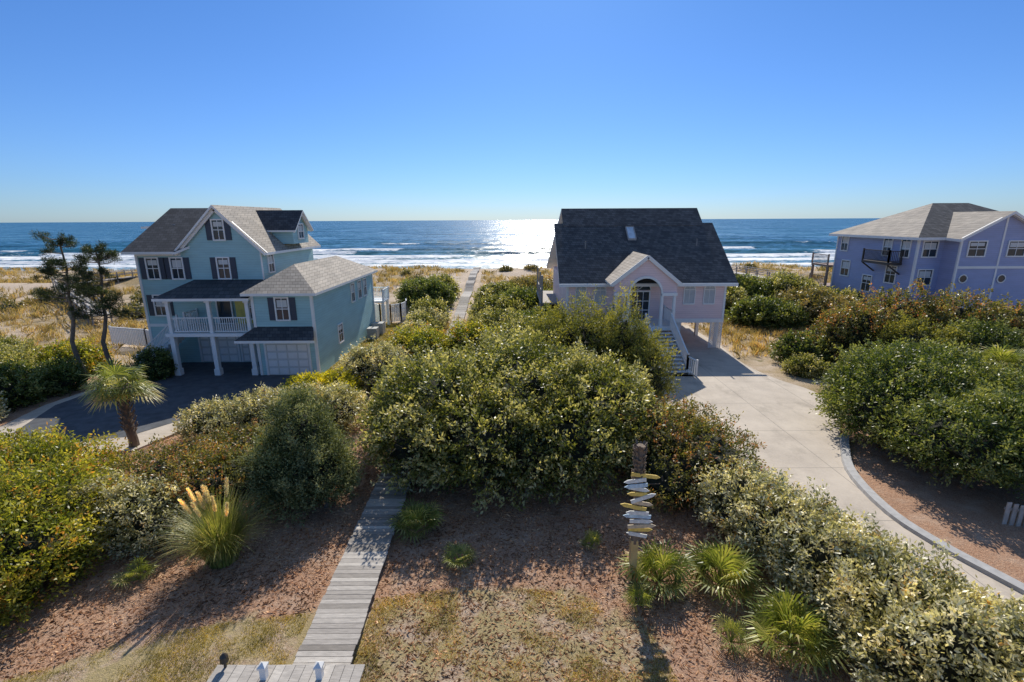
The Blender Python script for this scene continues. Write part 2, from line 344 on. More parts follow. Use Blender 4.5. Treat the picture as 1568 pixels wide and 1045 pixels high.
for i,(x,y) in enumerate([(-5.15,8.0),(-4.0,8.0)]):
    mb=MB();mb.box(x-.06,x+.06,y-.06,y+.06,.3,.62);mb.box(x-.085,x+.085,y-.085,y+.085,.62,.66)
    mb.add([(x-.085,y-.085,.66),(x+.085,y-.085,.66),(x+.085,y+.085,.66),(x-.085,y+.085,.66),(x,y,.74)],[(0,1,4),(1,2,4),(2,3,4),(3,0,4)])
    mb.build('white_railing_post',[WHITE])
mb=MB();mb.tube([(-6.1,8.25,.3),(-6.1,8.25,.55)],[.03,.03]);mb.tube([(-6.1,8.25,.5),(-6.1,8.25,.62),(-6.1,8.25,.7)],[.09,.08,.02],10)
mb.build('path_lantern',[simple('bronze',(.05,.04,.03),.4)])
# ---------------------------------------------------------------- buildings
M_glass,nt,b=newmat('window_glass');b.inputs['Base Color'].default_value=(.03,.045,.06,1);b.inputs['Roughness'].default_value=.08
M_navy=simple('navy_shutter',(.04,.055,.085),.5,.1)
M_curt=simple('curtain_white',(.62,.62,.6),.6,.1,8,stretch=(6,6,.3))
def fb(mb,face,c,a0,a1,z0,z1,d0,d1,mat,tint=.5):
    if face=='f': mb.box(a0,a1,c-d1,c-d0,z0,z1,mat,tint)
    elif face=='r': mb.box(c+d0,c+d1,a0,a1,z0,z1,mat,tint)
    else: mb.box(c-d1,c-d0,a0,a1,z0,z1,mat,tint)
def window(par,name,face,c,a,z,w,h,shut=None,trim=.09,nx=2,nz=2,curtain=True):
    mb=MB();fb(mb,face,c,a-w/2,a+w/2,z-h/2,z+h/2,.0,.02,1)
    if curtain: fb(mb,face,c,a-w*.42,a+w*.42,z+h*random.uniform(-.1,.2),z+h*.42,.021,.023,3)
    t=trim
    fb(mb,face,c,a-w/2-t,a-w/2,z-h/2-t,z+h/2+t,.0,.07,0);fb(mb,face,c,a+w/2,a+w/2+t,z-h/2-t,z+h/2+t,.0,.07,0)
    fb(mb,face,c,a-w/2,a+w/2,z+h/2,z+h/2+t,.0,.072,0);fb(mb,face,c,a-w/2,a+w/2,z-h/2-t,z-h/2,.0,.09,0)
    for i in range(1,nx): q=a-w/2+w*i/nx;fb(mb,face,c,q-.02,q+.02,z-h/2,z+h/2,.024,.045,0)
    for i in range(1,nz): q=z-h/2+h*i/nz;fb(mb,face,c,a-w/2,a+w/2,q-.025,q+.025,.025,.05,0)
    if shut:
        for sg in (-1,1):
            q=a+sg*(w/2+t+.2);fb(mb,face,c,q-.18,q+.18,z-h/2-.05,z+h/2+.05,.0,.05,2)
            for k in range(9): zz=z-h/2+h*(k+.5)/9;fb(mb,face,c,q-.14,q+.14,zz-.02,zz+.02,.05,.065,2)
    mb.build(name,[WHITE,M_glass,M_navy,M_curt],par)
def rail(mb,p,q,h=.95,sp=.13,mat=0,posts=True,bw=.035):
    p=Vector(p);q=Vector(q);L=(q-p).length;u=Vector((0,0,1))
    mb.beam(p+u*h,q+u*h,.09,.06,mat);mb.beam(p+u*.1,q+u*.1,.05,.05,mat)
    n=max(2,int(L/sp))
    for i in range(1,n): c=p+(q-p)*i/n;mb.beam(c+u*.1,c+u*h,bw,bw,mat)
    if posts:
        for c in (p,q): mb.beam(c,c+u*(h+.1),.11,.11,mat)
def garage(par,name,face,c,a,w,h):
    mb=MB();fb(mb,face,c,a-w/2,a+w/2,0.1,h,.0,.02,1)
    for r in range(4):
        z0=.12+(h-.14)*r/4;z1=.12+(h-.14)*(r+1)/4-.03
        n=4
        for i in range(n):
            a0=a-w/2+.03+(w-.06)*i/n;a1=a0+(w-.06)/n-.05
            fb(mb,face,c,a0+.03,a1-.02,z0+.05,z1-.05,.02,.04,0)
    for sg in (-1,1): fb(mb,face,c,a+sg*(w/2+.06)-.06,a+sg*(w/2+.06)+.06,.1,h+.12,0,.07,0)
    fb(mb,face,c,a-w/2,a+w/2,h,h+.12,0,.072,0)
    mb.build(name,[WHITE,M_curt],par)
# --- blue house
BH=empty('blue_beach_house')
M_teal=siding('teal_siding',(.36,.58,.59));M_sh_l=shingle('pale_lit_shingle',(.32,.28,.235),(.43,.38,.32));M_sh_d=shingle('dark_shingle',(.05,.052,.058),(.10,.10,.105))  # pale and dark shingle tones paint lit and shaded slopes of one roof
M_yel=simple('yellow_wall',(.7,.58,.15),.6)
mb=MB()
mb.box(-24.6,-16.4,32,40.5,-.2,7.75)
mb.box(-16.4,-12.1,31.5,42,-.2,5.35)
mb.box(-15.75,-12.1,29,31.5,-.2,5.35)
mb.box(-16.4,-15.75,30.6,31.5,2.8,5.35)
mb.add([(-21.4,32,7.75),(-16.4,32,7.75),(-18.9,32,10.3)],[(0,1,2)])
mb.add([(-24.6,32,7.75),(-24.6,40.5,7.75),(-24.6,36.2,10.2)],[(0,1,2)])
mb.add([(-21.4,40.5,7.75),(-16.4,40.5,7.75),(-18.9,40.5,10.3)],[(0,2,1)])
mb.box(-18.9,-15.55,35.2,37.8,7.9,9.0);mb.add([(-15.55,35.2,9.0),(-15.55,37.8,9.0),(-15.55,36.5,10.05)],[(0,1,2)])
mb.box(-25.3,-23.4,34.6,37.2,7.9,9.0)
mb.build('walls',[M_teal],BH)
def slab(par,name,pts,mat,t=.16,edge=None):
    mb=MB();n=len(pts);top=[tuple(p) for p in pts];bot=[(x,y,z-t) for x,y,z in top]
    mb.add(top,[tuple(range(n))],0);mb.add(bot,[tuple(range(n))[::-1]],1);mb.add(top+bot,[(i,n+i,n+(i+1)%n,(i+1)%n) for i in range(n)],1)
    return mb.build(name,[mat,edge or WHITE],par)
slab(BH,'roof_front_slope',[(-25.1,31.5,7.6),(-21.6,31.5,7.6),(-18.9,33.6,9.05),(-18.9,36.2,10.42),(-24.6,36.2,10.42)],M_sh_d)
slab(BH,'roof_back_slope',[(-25.1,41,7.6),(-24.6,36.2,10.42),(-18.9,36.2,10.42),(-18.9,41,7.6)],M_sh_d)
slab(BH,'roof_gable_right',[(-18.9,31.6,10.5),(-15.9,31.6,7.5),(-15.9,41,7.5),(-18.9,41,10.5)],M_sh_l)  # sunlit side put into the colour; left slope stays dark
slab(BH,'roof_gable_left',[(-18.9,31.6,10.5),(-18.9,41,10.5),(-21.9,41,7.5),(-21.9,31.6,7.5)],M_sh_d)
slab(BH,'dormer_front_slope',[(-15.2,34.9,8.85),(-15.2,36.5,10.25),(-18.9,36.5,10.25),(-17.3,34.9,8.85)],M_sh_d,.12)  # dark tone paints this dormer slope's shade
slab(BH,'dormer_back_slope',[(-15.2,38.1,8.85),(-17.3,38.1,8.85),(-18.9,36.5,10.25),(-15.2,36.5,10.25)],M_sh_d,.12)
slab(BH,'side_dormer_roof',[(-25.6,34.3,9.15),(-23.2,34.3,9.3),(-23.2,37.5,9.3),(-25.6,37.5,9.15)],M_sh_d,.14)
e=5.3;X0,X1,Y0,Y1=-16.4,-11.7,28.6,42.4;rz=6.75
slab(BH,'wing_roof_front',[(-16.2,Y0,e),(X1,Y0,e),(-14.2,31.8,rz)],M_sh_l)
slab(BH,'wing_roof_right',[(X1,Y0,e),(X1,Y1,e),(-14.2,39.6,rz),(-14.2,31.8,rz)],M_sh_l)
slab(BH,'wing_roof_left',[(-16.2,Y0,e),(-14.2,31.8,rz),(-14.2,39.6,rz),(-16.4,Y1,e)],M_sh_l)
slab(BH,'wing_roof_back',[(X1,Y1,e),(-16.4,Y1,e),(-14.2,39.6,rz)],M_sh_l)
slab(BH,'porch_roof',[(-21.6,28.7,5.0),(-15.8,28.7,5.0),(-15.8,32,5.75),(-21.0,32,5.75)],M_sh_d)
slab(BH,'porch_roof_side',[(-21.6,28.7,5.0),(-21.0,32,5.75),(-22.2,32,5.0)],M_sh_d)
slab(BH,'garage_pent_roof',[(-16.6,28.0,2.55),(-11.8,28.0,2.55),(-12.2,29,3.2),(-15.75,29,3.2)],M_sh_d)
mb=MB()
for x in (-21.0,-18.5,-16.15):
    mb.box(x-.13,x+.13,29.0,29.26,0,2.6);mb.box(x-.1,x+.1,29.03,29.23,2.8,4.85);mb.box(x-.16,x+.16,28.97,29.29,4.7,4.84);mb.box(x-.18,x+.18,28.95,29.31,0,.5)
mb.box(-21.3,-15.95,28.95,29.3,4.845,5.0);mb.box(-21.3,-15.76,28.9,31.98,2.6,2.8)
for a,b_ in ((-20.85,-18.65),(-18.35,-16.3)): rail(mb,(a,29.13,2.8),(b_,29.13,2.8),posts=False)
rail(mb,(-21.1,31.9,2.8),(-21.1,30.6,2.8))
for x in (-24.6,-16.4): mb.box(x-.02,x+.14 if x<-20 else x+.03,31.96,32.1,0,7.6)
mb.box(-12.22,-12.06,28.95,29.1,0,5.2);mb.box(-12.2,-12.07,41.9,42.03,0,5.2);mb.box(-15.8,-15.64,28.96,29.1,0,5.2)
mb.box(-24.6,-21.6,31.95,31.998,7.3,7.55);mb.box(-24.6,-21.0,31.95,31.998,2.6,2.8)
mb.beam((-21.85,31.85,7.4),(-18.9,31.85,10.28),.1,.28);mb.beam((-18.9,31.85,10.28),(-15.95,31.85,7.4),.1,.28)
mb.beam((-15.35,34.95,8.75),(-15.35,36.5,10.1),.08,.2);mb.beam((-15.35,36.5,10.1),(-15.35,38.05,8.75),.08,.2)
mb.build('white_trim_and_porch',[WHITE],BH)
mb=MB();mb.box(-18.5,-16.5,31.93,31.99,2.8,4.9,0);mb.build('entry_wall',[M_yel],BH)
window(BH,'front_door','f',31.9,-19.2,3.85,.9,2.0,nx=1,nz=1,curtain=False);window(BH,'porch_window','f',31.9,-17.4,3.9,.7,1.5)
for a in (-23.55,-21.95,-18.9): window(BH,'window_upper','f',32,a,6.5,.72,1.3,True)
window(BH,'window_attic','f',32,-18.9,8.95,.66,1.2,True)
window(BH,'window_left','f',32,-23.5,4.05,.72,1.3,True);window(BH,'window_wing','f',29,-13.95,4.3,.72,1.3,True)
window(BH,'window_side_upper','r',-16.4,33.2,6.7,.7,1.1)
window(BH,'window_dormer','r',-15.55,36.5,8.75,.8,.95)
window(BH,'window_side_low','r',-12.1,33.2,1.8,.8,1.2)
for yy in (36.5,38.2,39.6): window(BH,'window_side_high','r',-12.1,yy,4.2,.7,1.3)
garage(BH,'garage_door','f',29,-13.95,2.6,2.15);garage(BH,'garage_door_under_porch','f',32,-20.0,2.5,2.2);garage(BH,'garage_door_under_porch','f',32,-17.5,1.9,2.2)
mb=MB()
for i in range(14):
    z=2.8-(i+1)*.2;x=-21.3-i*.22;mb.box(x-.22,x,30.2,31.5,max(0,z-.2),z)
rail(mb,(-21.3,30.2,2.7),(-24.3,30.2,.1));rail(mb,(-21.3,31.5,2.7),(-24.3,31.5,.1));mb.build('entry_stairs',[WHITE],BH)
mb=MB();mb.box(-11.9,-11.0,40.2,41.0,0,1.0);mb.box(-11.9,-11.1,38.6,39.4,0,.9)
for q in (38.65,40.25):
    for i in range(6): mb.box(-11.85,-11.05,q-.07,q-.05,.12+i*.13,.18+i*.13)
mb.build('air_conditioner',[simple('ac_grey',(.4,.4,.38))],BH)
mb=MB()
mb.box(-14,-11.3,42.1,44.2,2.45,2.6);rail(mb,(-11.35,42.2,2.6),(-11.35,44.2,2.6));rail(mb,(-14,44.15,2.6),(-11.4,44.15,2.6))
for x in (-11.45,-13.8):
    for y_ in (42.4,44.0): mb.box(x-.1,x+.1,y_-.1,y_+.1,0,2.45)
mb.build('rear_deck',[WHITE],BH)
mb=MB();fp=[(-13.2,45.6,.1),(-12.4,44.8,.1),(-11.4,44.7,.1),(-10.6,45.4,.1),(-10.3,46.6,.1),(-10.6,48,.1)]
for a_,b_ in zip(fp,fp[1:]): rail(mb,a_,b_,1.7,.16,bw=.09)
mb.build('white_picket_fence',[WHITE])
mb=MB();rail(mb,(-31.5,37,.1),(-28,36,.1),1.4,.17,bw=.09);rail(mb,(-28,36,.1),(-25.5,34.5,.1),1.4,.17,bw=.09);mb.build('white_picket_fence',[WHITE])
# --- pink house
PH=empty('pink_beach_house')
M_pink=siding('pink_siding',(.88,.65,.63));M_sh_p=shingle('charcoal_shingle',(.065,.065,.07),(.14,.137,.137));M_sh_t=shingle('tan_shingle',(.38,.33,.28),(.5,.44,.38))
mb=MB();mb.box(4.0,15.6,35,46.5,2.3,5.15)
for x in (4.4,15.2): mb.add([(x,35,5.15),(x,47,5.15),(x,41,10.0)],[(0,1,2)])
mb.build('walls',[M_pink],PH)
sl_=.795
def rzz(y): return 5.05+sl_*(y-34.4)
slab(PH,'roof_lower_front',[(3.4,34.4,rzz(34.4)),(16.15,34.4,rzz(34.4)),(16.0,39.6,rzz(39.6)),(3.4,39.6,rzz(39.6))],M_sh_p,.2)
slab(PH,'roof_upper_front',[(4.1,39.3,rzz(39.3)+.05),(15.2,39.3,rzz(39.3)+.05),(15.2,41,rzz(41)+.06),(4.1,41,rzz(41)+.06)],M_sh_p,.2,M_sh_p)
slab(PH,'roof_back',[(4.1,41,rzz(41)+.06),(15.2,41,rzz(41)+.06),(16.1,47.6,5.05),(3.4,47.6,5.05)],M_sh_p,.2)
slab(PH,'portico_roof_left',[(6.7,32.6,5.2),(9.15,32.6,7.15),(9.15,37.2,7.15),(6.7,34.9,5.3)],M_sh_t,.12)
slab(PH,'portico_roof_right',[(11.6,32.6,5.2),(11.6,34.9,5.3),(9.15,37.2,7.15),(9.15,32.6,7.15)],M_sh_t,.12)
mb=MB();cxp=9.15;n=16;r=1.12;zc=4.55
arc=[(cxp+r*math.cos(math.pi-math.pi*i/n),zc+r*math.sin(math.pi-math.pi*i/n)) for i in range(n+1)]
def topz(x): return 7.0-abs(x-cxp)*.8
yy=32.85
Vv=[]
for x,z in arc: Vv+= [(x,yy,z),(x,yy,topz(x))]
mb.add(Vv,[(2*i,2*i+2,2*i+3,2*i+1) for i in range(n)])
for sg in (-1,1):
    xa=cxp+sg*r;xb=cxp+sg*2.15
    mb.add([(xa,yy,4.55),(xb,yy,4.55),(xb,yy,topz(xb)),(xa,yy,topz(xa))],[(0,1,2,3)])
mb.build('portico_gable',[M_pink],PH)
mb=MB()
for i in range(n):
    (xa,za),(xb,zb)=arc[i],arc[i+1];mb.beam((xa,yy-.03,za),(xb,yy-.03,zb),.12,.16)
mb.beam((6.75,32.68,5.12),(9.15,32.68,7.04),.1,.24);mb.beam((9.15,32.68,7.04),(11.55,32.68,5.12),.1,.24)
mb.box(7.0,8.05,32.7,33,4.4,4.6);mb.box(10.25,11.3,32.7,33,4.4,4.6)
for x in (7.15,8.0,10.3,11.15): mb.tube([(x,32.85,2.3),(x,32.85,2.5),(x,32.85,4.4)],[.15,.13,.11],12)
mb.box(6.8,11.5,32.6,35,2.1,2.3);rail(mb,(7.2,32.8,2.3),(7.9,32.8,2.3));rail(mb,(7.1,32.8,2.3),(7.1,34.9,2.3));rail(mb,(11.2,32.8,2.3),(11.2,34.9,2.3))
for i in range(13):
    z=2.3-(i+1)*.17;y0=32.6-i*.33;mb.box(9.2,11.2 if i>9 else 10.9,y0-.33,y0,z-.04,z);mb.box(9.22,10.88,y0-.03,y0-.001,z-.17,z-.04,1)
rail(mb,(10.95,32.6,2.2),(10.95,28.9,.35),.95);rail(mb,(9.2,32.6,2.2),(9.2,28.9,.35),.95);rail(mb,(10.95,28.9,.2),(11.3,28.3,.05),1.0)
mb.beam((10.98,32.6,2.0),(10.98,28.6,.1),.06,.3);mb.beam((9.17,32.6,2.0),(9.17,28.6,.1),.06,.3)
mb.box(3.4,16.15,34.33,34.398,4.82,5.02)
for x in (4.0,15.48): mb.box(x-.02,x+.14,34.96,35.1,2.3,4.98)
mb.box(3.98,15.62,34.95,34.999,2.05,2.35)
for x in (12.4,15.3):
    for y_ in (35.2,39,43): mb.box(x-.12,x+.12,y_,y_+.25,0,2.05)
for x in (4.2,7): mb.box(x-.12,x+.12,35.2,35.45,0,2.05)
for (xa,xb,) in ((14.7,15.6),(11.9,12.5)):
    mb.box(xa,xa+.06,35.02,35.08,.1,2.04);mb.box(xb-.06,xb,35.02,35.08,.1,2.04)
    k=-2.
    while k<xb-xa:
        for sgn in (1,-1):
            z0=0.1;z1=2.0;xA=xa+k;xB=xa+k+1.9
            if sgn<0: xA,xB=xB,xA
            def clipx(xx): return min(max(xx,xa),xb)
            cA,cB=clipx(xA),clipx(xB)
            if abs(cA-cB)>.05:
                tA=(cA-xA)/(xB-xA);tB=(cB-xA)/(xB-xA);mb.beam((cA,35.05+.015*sgn,z0+(z1-z0)*tA),(cB,35.05+.015*sgn,z0+(z1-z0)*tB),.02,.05)
        k+=.15
mb.build('white_trim_porch_stairs',[WHITE,M_curt],PH)
mb=MB();mb.box(4.2,11.8,36,44,0,2.25);mb.box(4.05,15.55,44,44.3,1.2,2.25);mb.build('under_house_storage',[simple('beige_wall',(.35,.3,.25))],PH)
M_shade=simple('window_shade',(.50,.51,.52))
def arched(par,face,c,a,z0,w,h):
    mb=MB();r=w/2;n=10
    def P3(x,z,d): return (x,c-d,z)
    ring=[(a-r,z0)]+[(a+r*math.cos(math.pi-math.pi*i/n),z0+h-r+r*math.sin(math.pi-math.pi*i/n)) for i in range(n+1)]+[(a+r,z0)]
    mb.add([P3(x,z,.02) for x,z in ring],[tuple(range(len(ring)))],1)
    for i in range(len(ring)-1): mb.beam(P3(*ring[i],.03),P3(*ring[i+1],.03),.06,.09)
    mb.beam(P3(a-r,z0,.04),P3(a+r,z0,.04),.1,.1);mb.beam(P3(a,z0,.03),P3(a,z0+h,.03),.03,.04);mb.beam(P3(a-r,z0+h-r,.03),P3(a+r,z0+h-r,.03),.03,.05)
    k=z0+.1
    while k<z0+h-r-.05: mb.beam(P3(a-r+.05,k,.03),P3(a+r-.05,k,.03),.02,.035,2);k+=.09
    mb.build('arched_window',[WHITE,M_shade,M_curt],par)
for a in (5.05,6.45,12.95,14.4): arched(PH,'f',35,a,3.45,.8,1.45)
window(PH,'entry_door','f',34.98,9.15,3.35,1.7,2.0,nx=4,nz=3,curtain=False)
mb=MB();ring=[(9.15+.95*math.cos(t),34.93,4.5+.7*math.sin(t)) for t in np.linspace(0,math.pi,13)];mb.add(ring,[tuple(range(13))],1)
for i in range(12): mb.beam(ring[i],ring[i+1],.08,.08)
for t in (.8,1.57,2.34): mb.beam((9.15,34.9,4.5),(9.15+.95*math.cos(t),34.9,4.5+.7*math.sin(t)),.03,.03)
mb.build('fan_light',[WHITE,M_glass],PH)
mb=MB();y0,y1=38.0,39.1;mb.add([(9.0,y0,rzz(y0)+.12),(9.6,y0,rzz(y0)+.12),(9.6,y1,rzz(y1)+.12),(9.0,y1,rzz(y1)+.12)],[(0,1,2,3)],1)
for a,b_ in (((9.0,y0),(9.6,y0)),((9.6,y0),(9.6,y1)),((9.6,y1),(9.0,y1)),((9.0,y1),(9.0,y0))): mb.beam((a[0],a[1],rzz(a[1])+.07),(b_[0],b_[1],rzz(b_[1])+.07),.07,.16)
mb.build('skylight',[simple('skylight_frame',(.3,.3,.3)),simple('skylight_dome',(.6,.68,.75),.1)],PH)
mb=MB()
for x,y_ in ((5.6,37.3),(14.1,37.5)): mb.tube([(x,y_,rzz(y_)-.1),(x,y_,rzz(y_)+.5)],[.05,.05])
mb.build('vent_pipes',[simple('pipe',(.2,.2,.2))],PH)
mb=MB();mb.box(2.4,4.0,40,47,2.6,2.75);rail(mb,(2.5,40,2.75),(2.5,47,2.75),1.0,.16)
for y_ in (40.2,43,46.8): mb.box(2.45,2.6,y_-.1,y_+.1,0,5.0)
mb.build('side_deck',[M_wood],PH)
# --- purple house
VH=empty('purple_beach_house')
M_pur=siding('periwinkle_siding',(.36,.40,.60));M_hip=shingle('grey_hip_shingle',(.33,.29,.25),(.42,.375,.32))
mb=MB();mb.box(33.1,46,40,50,-.2,8.0);mb.box(35.2,41.6,38.5,40,-.2,8.0)
mb.add([(35.2,38.5,8.0),(41.6,38.5,8.0),(38.4,38.5,9.8)],[(0,1,2)]);mb.build('walls',[M_pur],VH)
e=7.95
slab(VH,'roof_left_hip',[(32.5,39.4,e),(37.8,45,10.75),(32.5,50.6,e)],M_hip,.22)
slab(VH,'roof_front_hip',[(32.5,39.4,e),(46.6,39.4,e),(41,45,10.75),(37.8,45,10.75)],M_sh_p,.22)  # front slope darker than the other hips, its shade painted in
slab(VH,'roof_back_hip',[(32.5,50.6,e),(37.8,45,10.75),(41,45,10.75),(46.6,50.6,e)],M_hip,.22)
slab(VH,'roof_right_hip',[(46.6,39.4,e),(46.6,50.6,e),(41,45,10.75)],M_hip,.22)
slab(VH,'roof_gable_left',[(34.7,38.0,7.85),(38.4,38.0,9.95),(38.4,43.6,9.95),(34.7,39.8,7.95)],M_hip,.2)
slab(VH,'roof_gable_right',[(42.1,38.0,7.85),(42.1,39.8,7.95),(38.4,43.6,9.95),(38.4,38.0,9.95)],M_hip,.2)
mb=MB()
mb.box(33.06,33.22,39.96,40.12,0,7.75)
mb.box(33.06,33.14,49.88,50.04,0,7.75);mb.box(35.16,35.3,38.46,38.6,0,7.7);mb.box(38.33,38.47,38.46,38.499,0,9.7)
mb.box(35.3,41.6,38.45,38.498,5.55,5.75)
mb.beam((34.9,38.15,7.85),(38.4,38.15,9.82),.1,.22);mb.beam((38.4,38.15,9.82),(41.9,38.15,7.85),.1,.22)
mb.build('white_trim',[WHITE],VH)
for a in (36.5,39.6): window(VH,'window_top','f',38.5,a,7.1,1.3,1.1,nx=2,nz=2)
for z in (7.0,4.7): window(VH,'window_corner','f',40,34.1,z,1.1,1.2)
for a,z in ((48.2,4.7),(42.3,4.7),(45,3.6),(48.8,7.1),(41.2,7.0),(43.2,7.0)): window(VH,'window_side','l',33.1,a,z,1.1 if z<6 else .9,1.4)
for a in (35.9,38.95,):
    mb=MB();ring=[(a+.32*math.cos(t),38.46,4.75+.32*math.sin(t)) for t in np.linspace(0,2*math.pi,17)[:-1]];mb.add(ring,[tuple(range(16))],1)
    for i in range(16): mb.beam(ring[i],ring[(i+1)%16],.06,.08)
    mb.build('round_window',[WHITE,M_glass],VH)
for a in (36.0,39.0):
    garage(VH,'arched_garage_door','f',38.5,a,2.3,1.9)
    mb=MB();mb.add([(a-1.15,38.47,2.02)]+[(a-1.15*math.cos(t),38.47,2.02+.5*math.sin(t)) for t in np.linspace(.1,3.04,9)]+[(a+1.15,38.47,2.02)],[tuple(range(11))]);mb.build('arch_panel',[WHITE],VH)
mb=MB();mb.box(31.9,33.1,41.3,44.5,5.6,5.8);rail(mb,(31.95,41.35,5.8),(31.95,44.45,5.8),.95,.14);rail(mb,(31.95,41.35,5.8),(33.0,41.35,5.8),.95,.14)
mb.beam((31.95,41.4,5.6),(33.1,41.4,4.8),.1,.1);mb.beam((31.95,44.4,5.6),(33.1,44.4,4.8),.1,.1)
mb.build('balcony',[simple('dark_wood',(.07,.055,.045))],VH)
mb=MB()
for z in (2.4,4.6):
    mb.box(32.6,36,50.1,53,z,z+.2);rail(mb,(32.65,50.3,z+.2),(32.65,53,z+.2),1.0,.2)
for y_ in (50.3,52.8): mb.box(32.6,32.78,y_-.1,y_+.1,0,4.6)
mb.build('rear_deck',[simple('brown_wood',(.30,.20,.14))],VH)
# ---------------------------------------------------------------- vegetation
def crownnoise(d,seed,f=2.2):
    return np.array([mnoise.noise(Vector((a*f+seed,b*f,c*f)))+.55*mnoise.noise(Vector((a*f*2.6+seed,b*f*2.6,c*f*2.6+9))) for a,b,c in d])
ACC={'red':.15,'silver':.025,'yellow':.07,'myrtle':.03,'scrub':.05}
def bush(name,lobes,ns,k,L,pal,sp=.35,amp=.2,core=.7,trunks=1,up=.35,mb=None,wr=.45,tb=0.,tw=6,shoot=.12,acc=None):
    own=mb is None
    if own: mb=MB()
    acc=ACC.get(pal,0) if acc is None else acc
    ar=np.array([(l[4]*l[5])**.8*(l[3]-l[2]) for l in lobes]);ar/=ar.sum()
    for li,l in enumerate(lobes):
        cx,cy,z0,z1,rx,ry=l;g=max(gz(cx,cy),0) if cy>38 else 0;z0+=g;z1+=g;cz=z0+(z1-z0)*.42;rzu=z1-cz;rzd=cz-z0
        n=int(ns*ar[li]*1.25)
        d=runit(n);d=d[(d[:,2]>-.75)];n=len(d);seed=cx*3.1+cy
        q=1+amp*crownnoise(d,seed)
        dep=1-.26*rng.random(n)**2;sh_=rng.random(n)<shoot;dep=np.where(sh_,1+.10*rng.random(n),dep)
        C=np.stack([cx+d[:,0]*rx*q*dep,cy+d[:,1]*ry*q*dep,cz+d[:,2]*np.where(d[:,2]>0,rzu,rzd)*q*dep],1)
        keep=C[:,2]>z0+.02
        for lj,m in enumerate(lobes):
            if lj==li: continue
            mz0=m[2]+g;mz1=m[3]+g;mc=mz0+(mz1-mz0)*.42
            e_=((C[:,0]-m[0])/m[4])**2+((C[:,1]-m[1])/m[5])**2+((C[:,2]-mc)/np.where(C[:,2]>mc,mz1-mc,mc-mz0))**2
            keep&=e_>.5
        C=C[keep];d=d[keep];qq=q[keep];dp=dep[keep];n=len(C)
        A=unit(d+np.array([0,0,up])+runit(n)*.55)
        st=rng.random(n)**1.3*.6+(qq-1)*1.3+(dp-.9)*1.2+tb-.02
        ac=rng.random(n)<acc*(.3+1.6*np.clip((qq-.9)*3+.4,0,1))
        Cr=np.repeat(C,k,0);Ar=np.repeat(A,k,0);t=rng.random(n*k)
        Pp=Cr+Ar*(t*sp)[:,None]+runit(n*k)*sp*.24
        D=unit(Ar*.7+runit(n*k)*.9)
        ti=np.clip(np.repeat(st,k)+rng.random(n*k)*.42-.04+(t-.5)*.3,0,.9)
        ti=np.where(np.repeat(ac,k)&(rng.random(n*k)<.7),rng.uniform(.95,1,n*k),ti)
        leaves(mb,Pp,D,L*(.7+.6*rng.random(n*k)),L*wr*(.8+.4*rng.random(n*k)),0,ti)
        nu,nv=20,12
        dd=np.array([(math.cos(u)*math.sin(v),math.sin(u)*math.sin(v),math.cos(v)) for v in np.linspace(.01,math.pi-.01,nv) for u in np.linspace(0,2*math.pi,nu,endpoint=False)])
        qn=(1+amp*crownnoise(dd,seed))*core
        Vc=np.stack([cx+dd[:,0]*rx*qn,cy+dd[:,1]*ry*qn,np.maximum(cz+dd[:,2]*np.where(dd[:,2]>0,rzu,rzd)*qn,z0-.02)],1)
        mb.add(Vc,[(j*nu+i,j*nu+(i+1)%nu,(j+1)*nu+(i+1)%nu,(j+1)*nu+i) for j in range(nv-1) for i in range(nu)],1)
        for _ in range(trunks):
            a=random.uniform(0,6.28);bx=cx+math.cos(a)*rx*.25;by=cy+math.sin(a)*ry*.25
            tx=cx+math.cos(a)*rx*.6;ty=cy+math.sin(a)*ry*.6
            mb.tube([(bx,by,g-.1),((bx+tx)/2,(by+ty)/2,g+(z1-g)*.3),(tx,ty,g+(z1-g)*.7)],[.09,.07,.03],6,2)
        for _ in range(tw*trunks):
            j=rng.integers(0,max(n,1));c=C[j];mb.tube([(cx,cy,cz-.3*rzd),tuple(.5*(c+np.array([cx,cy,cz]))+rng.normal(size=3)*.1),tuple(c+A[j]*sp)],[.04,.025,.008],5,2)
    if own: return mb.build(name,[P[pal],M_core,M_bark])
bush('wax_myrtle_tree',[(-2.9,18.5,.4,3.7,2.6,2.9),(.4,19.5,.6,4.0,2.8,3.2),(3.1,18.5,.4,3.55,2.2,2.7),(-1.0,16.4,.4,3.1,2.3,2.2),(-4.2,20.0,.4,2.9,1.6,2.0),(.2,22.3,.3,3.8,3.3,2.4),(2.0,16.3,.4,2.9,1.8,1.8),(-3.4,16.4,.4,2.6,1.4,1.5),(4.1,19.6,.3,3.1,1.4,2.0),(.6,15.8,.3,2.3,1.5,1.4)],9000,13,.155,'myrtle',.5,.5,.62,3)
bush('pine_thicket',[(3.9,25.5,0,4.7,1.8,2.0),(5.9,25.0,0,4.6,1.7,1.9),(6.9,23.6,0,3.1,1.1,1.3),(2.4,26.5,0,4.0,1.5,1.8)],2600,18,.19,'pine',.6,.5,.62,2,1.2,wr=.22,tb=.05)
bush('red_tip_shrub',[(5.6,17.3,0,2.3,1.8,1.8),(7.0,16.0,0,2.1,1.6,1.9),(5.6,15.2,0,1.6,1.4,1.3),(7.2,18.3,0,2.0,1.2,1.5)],2300,13,.11,'red',.38,.4,.68,1)
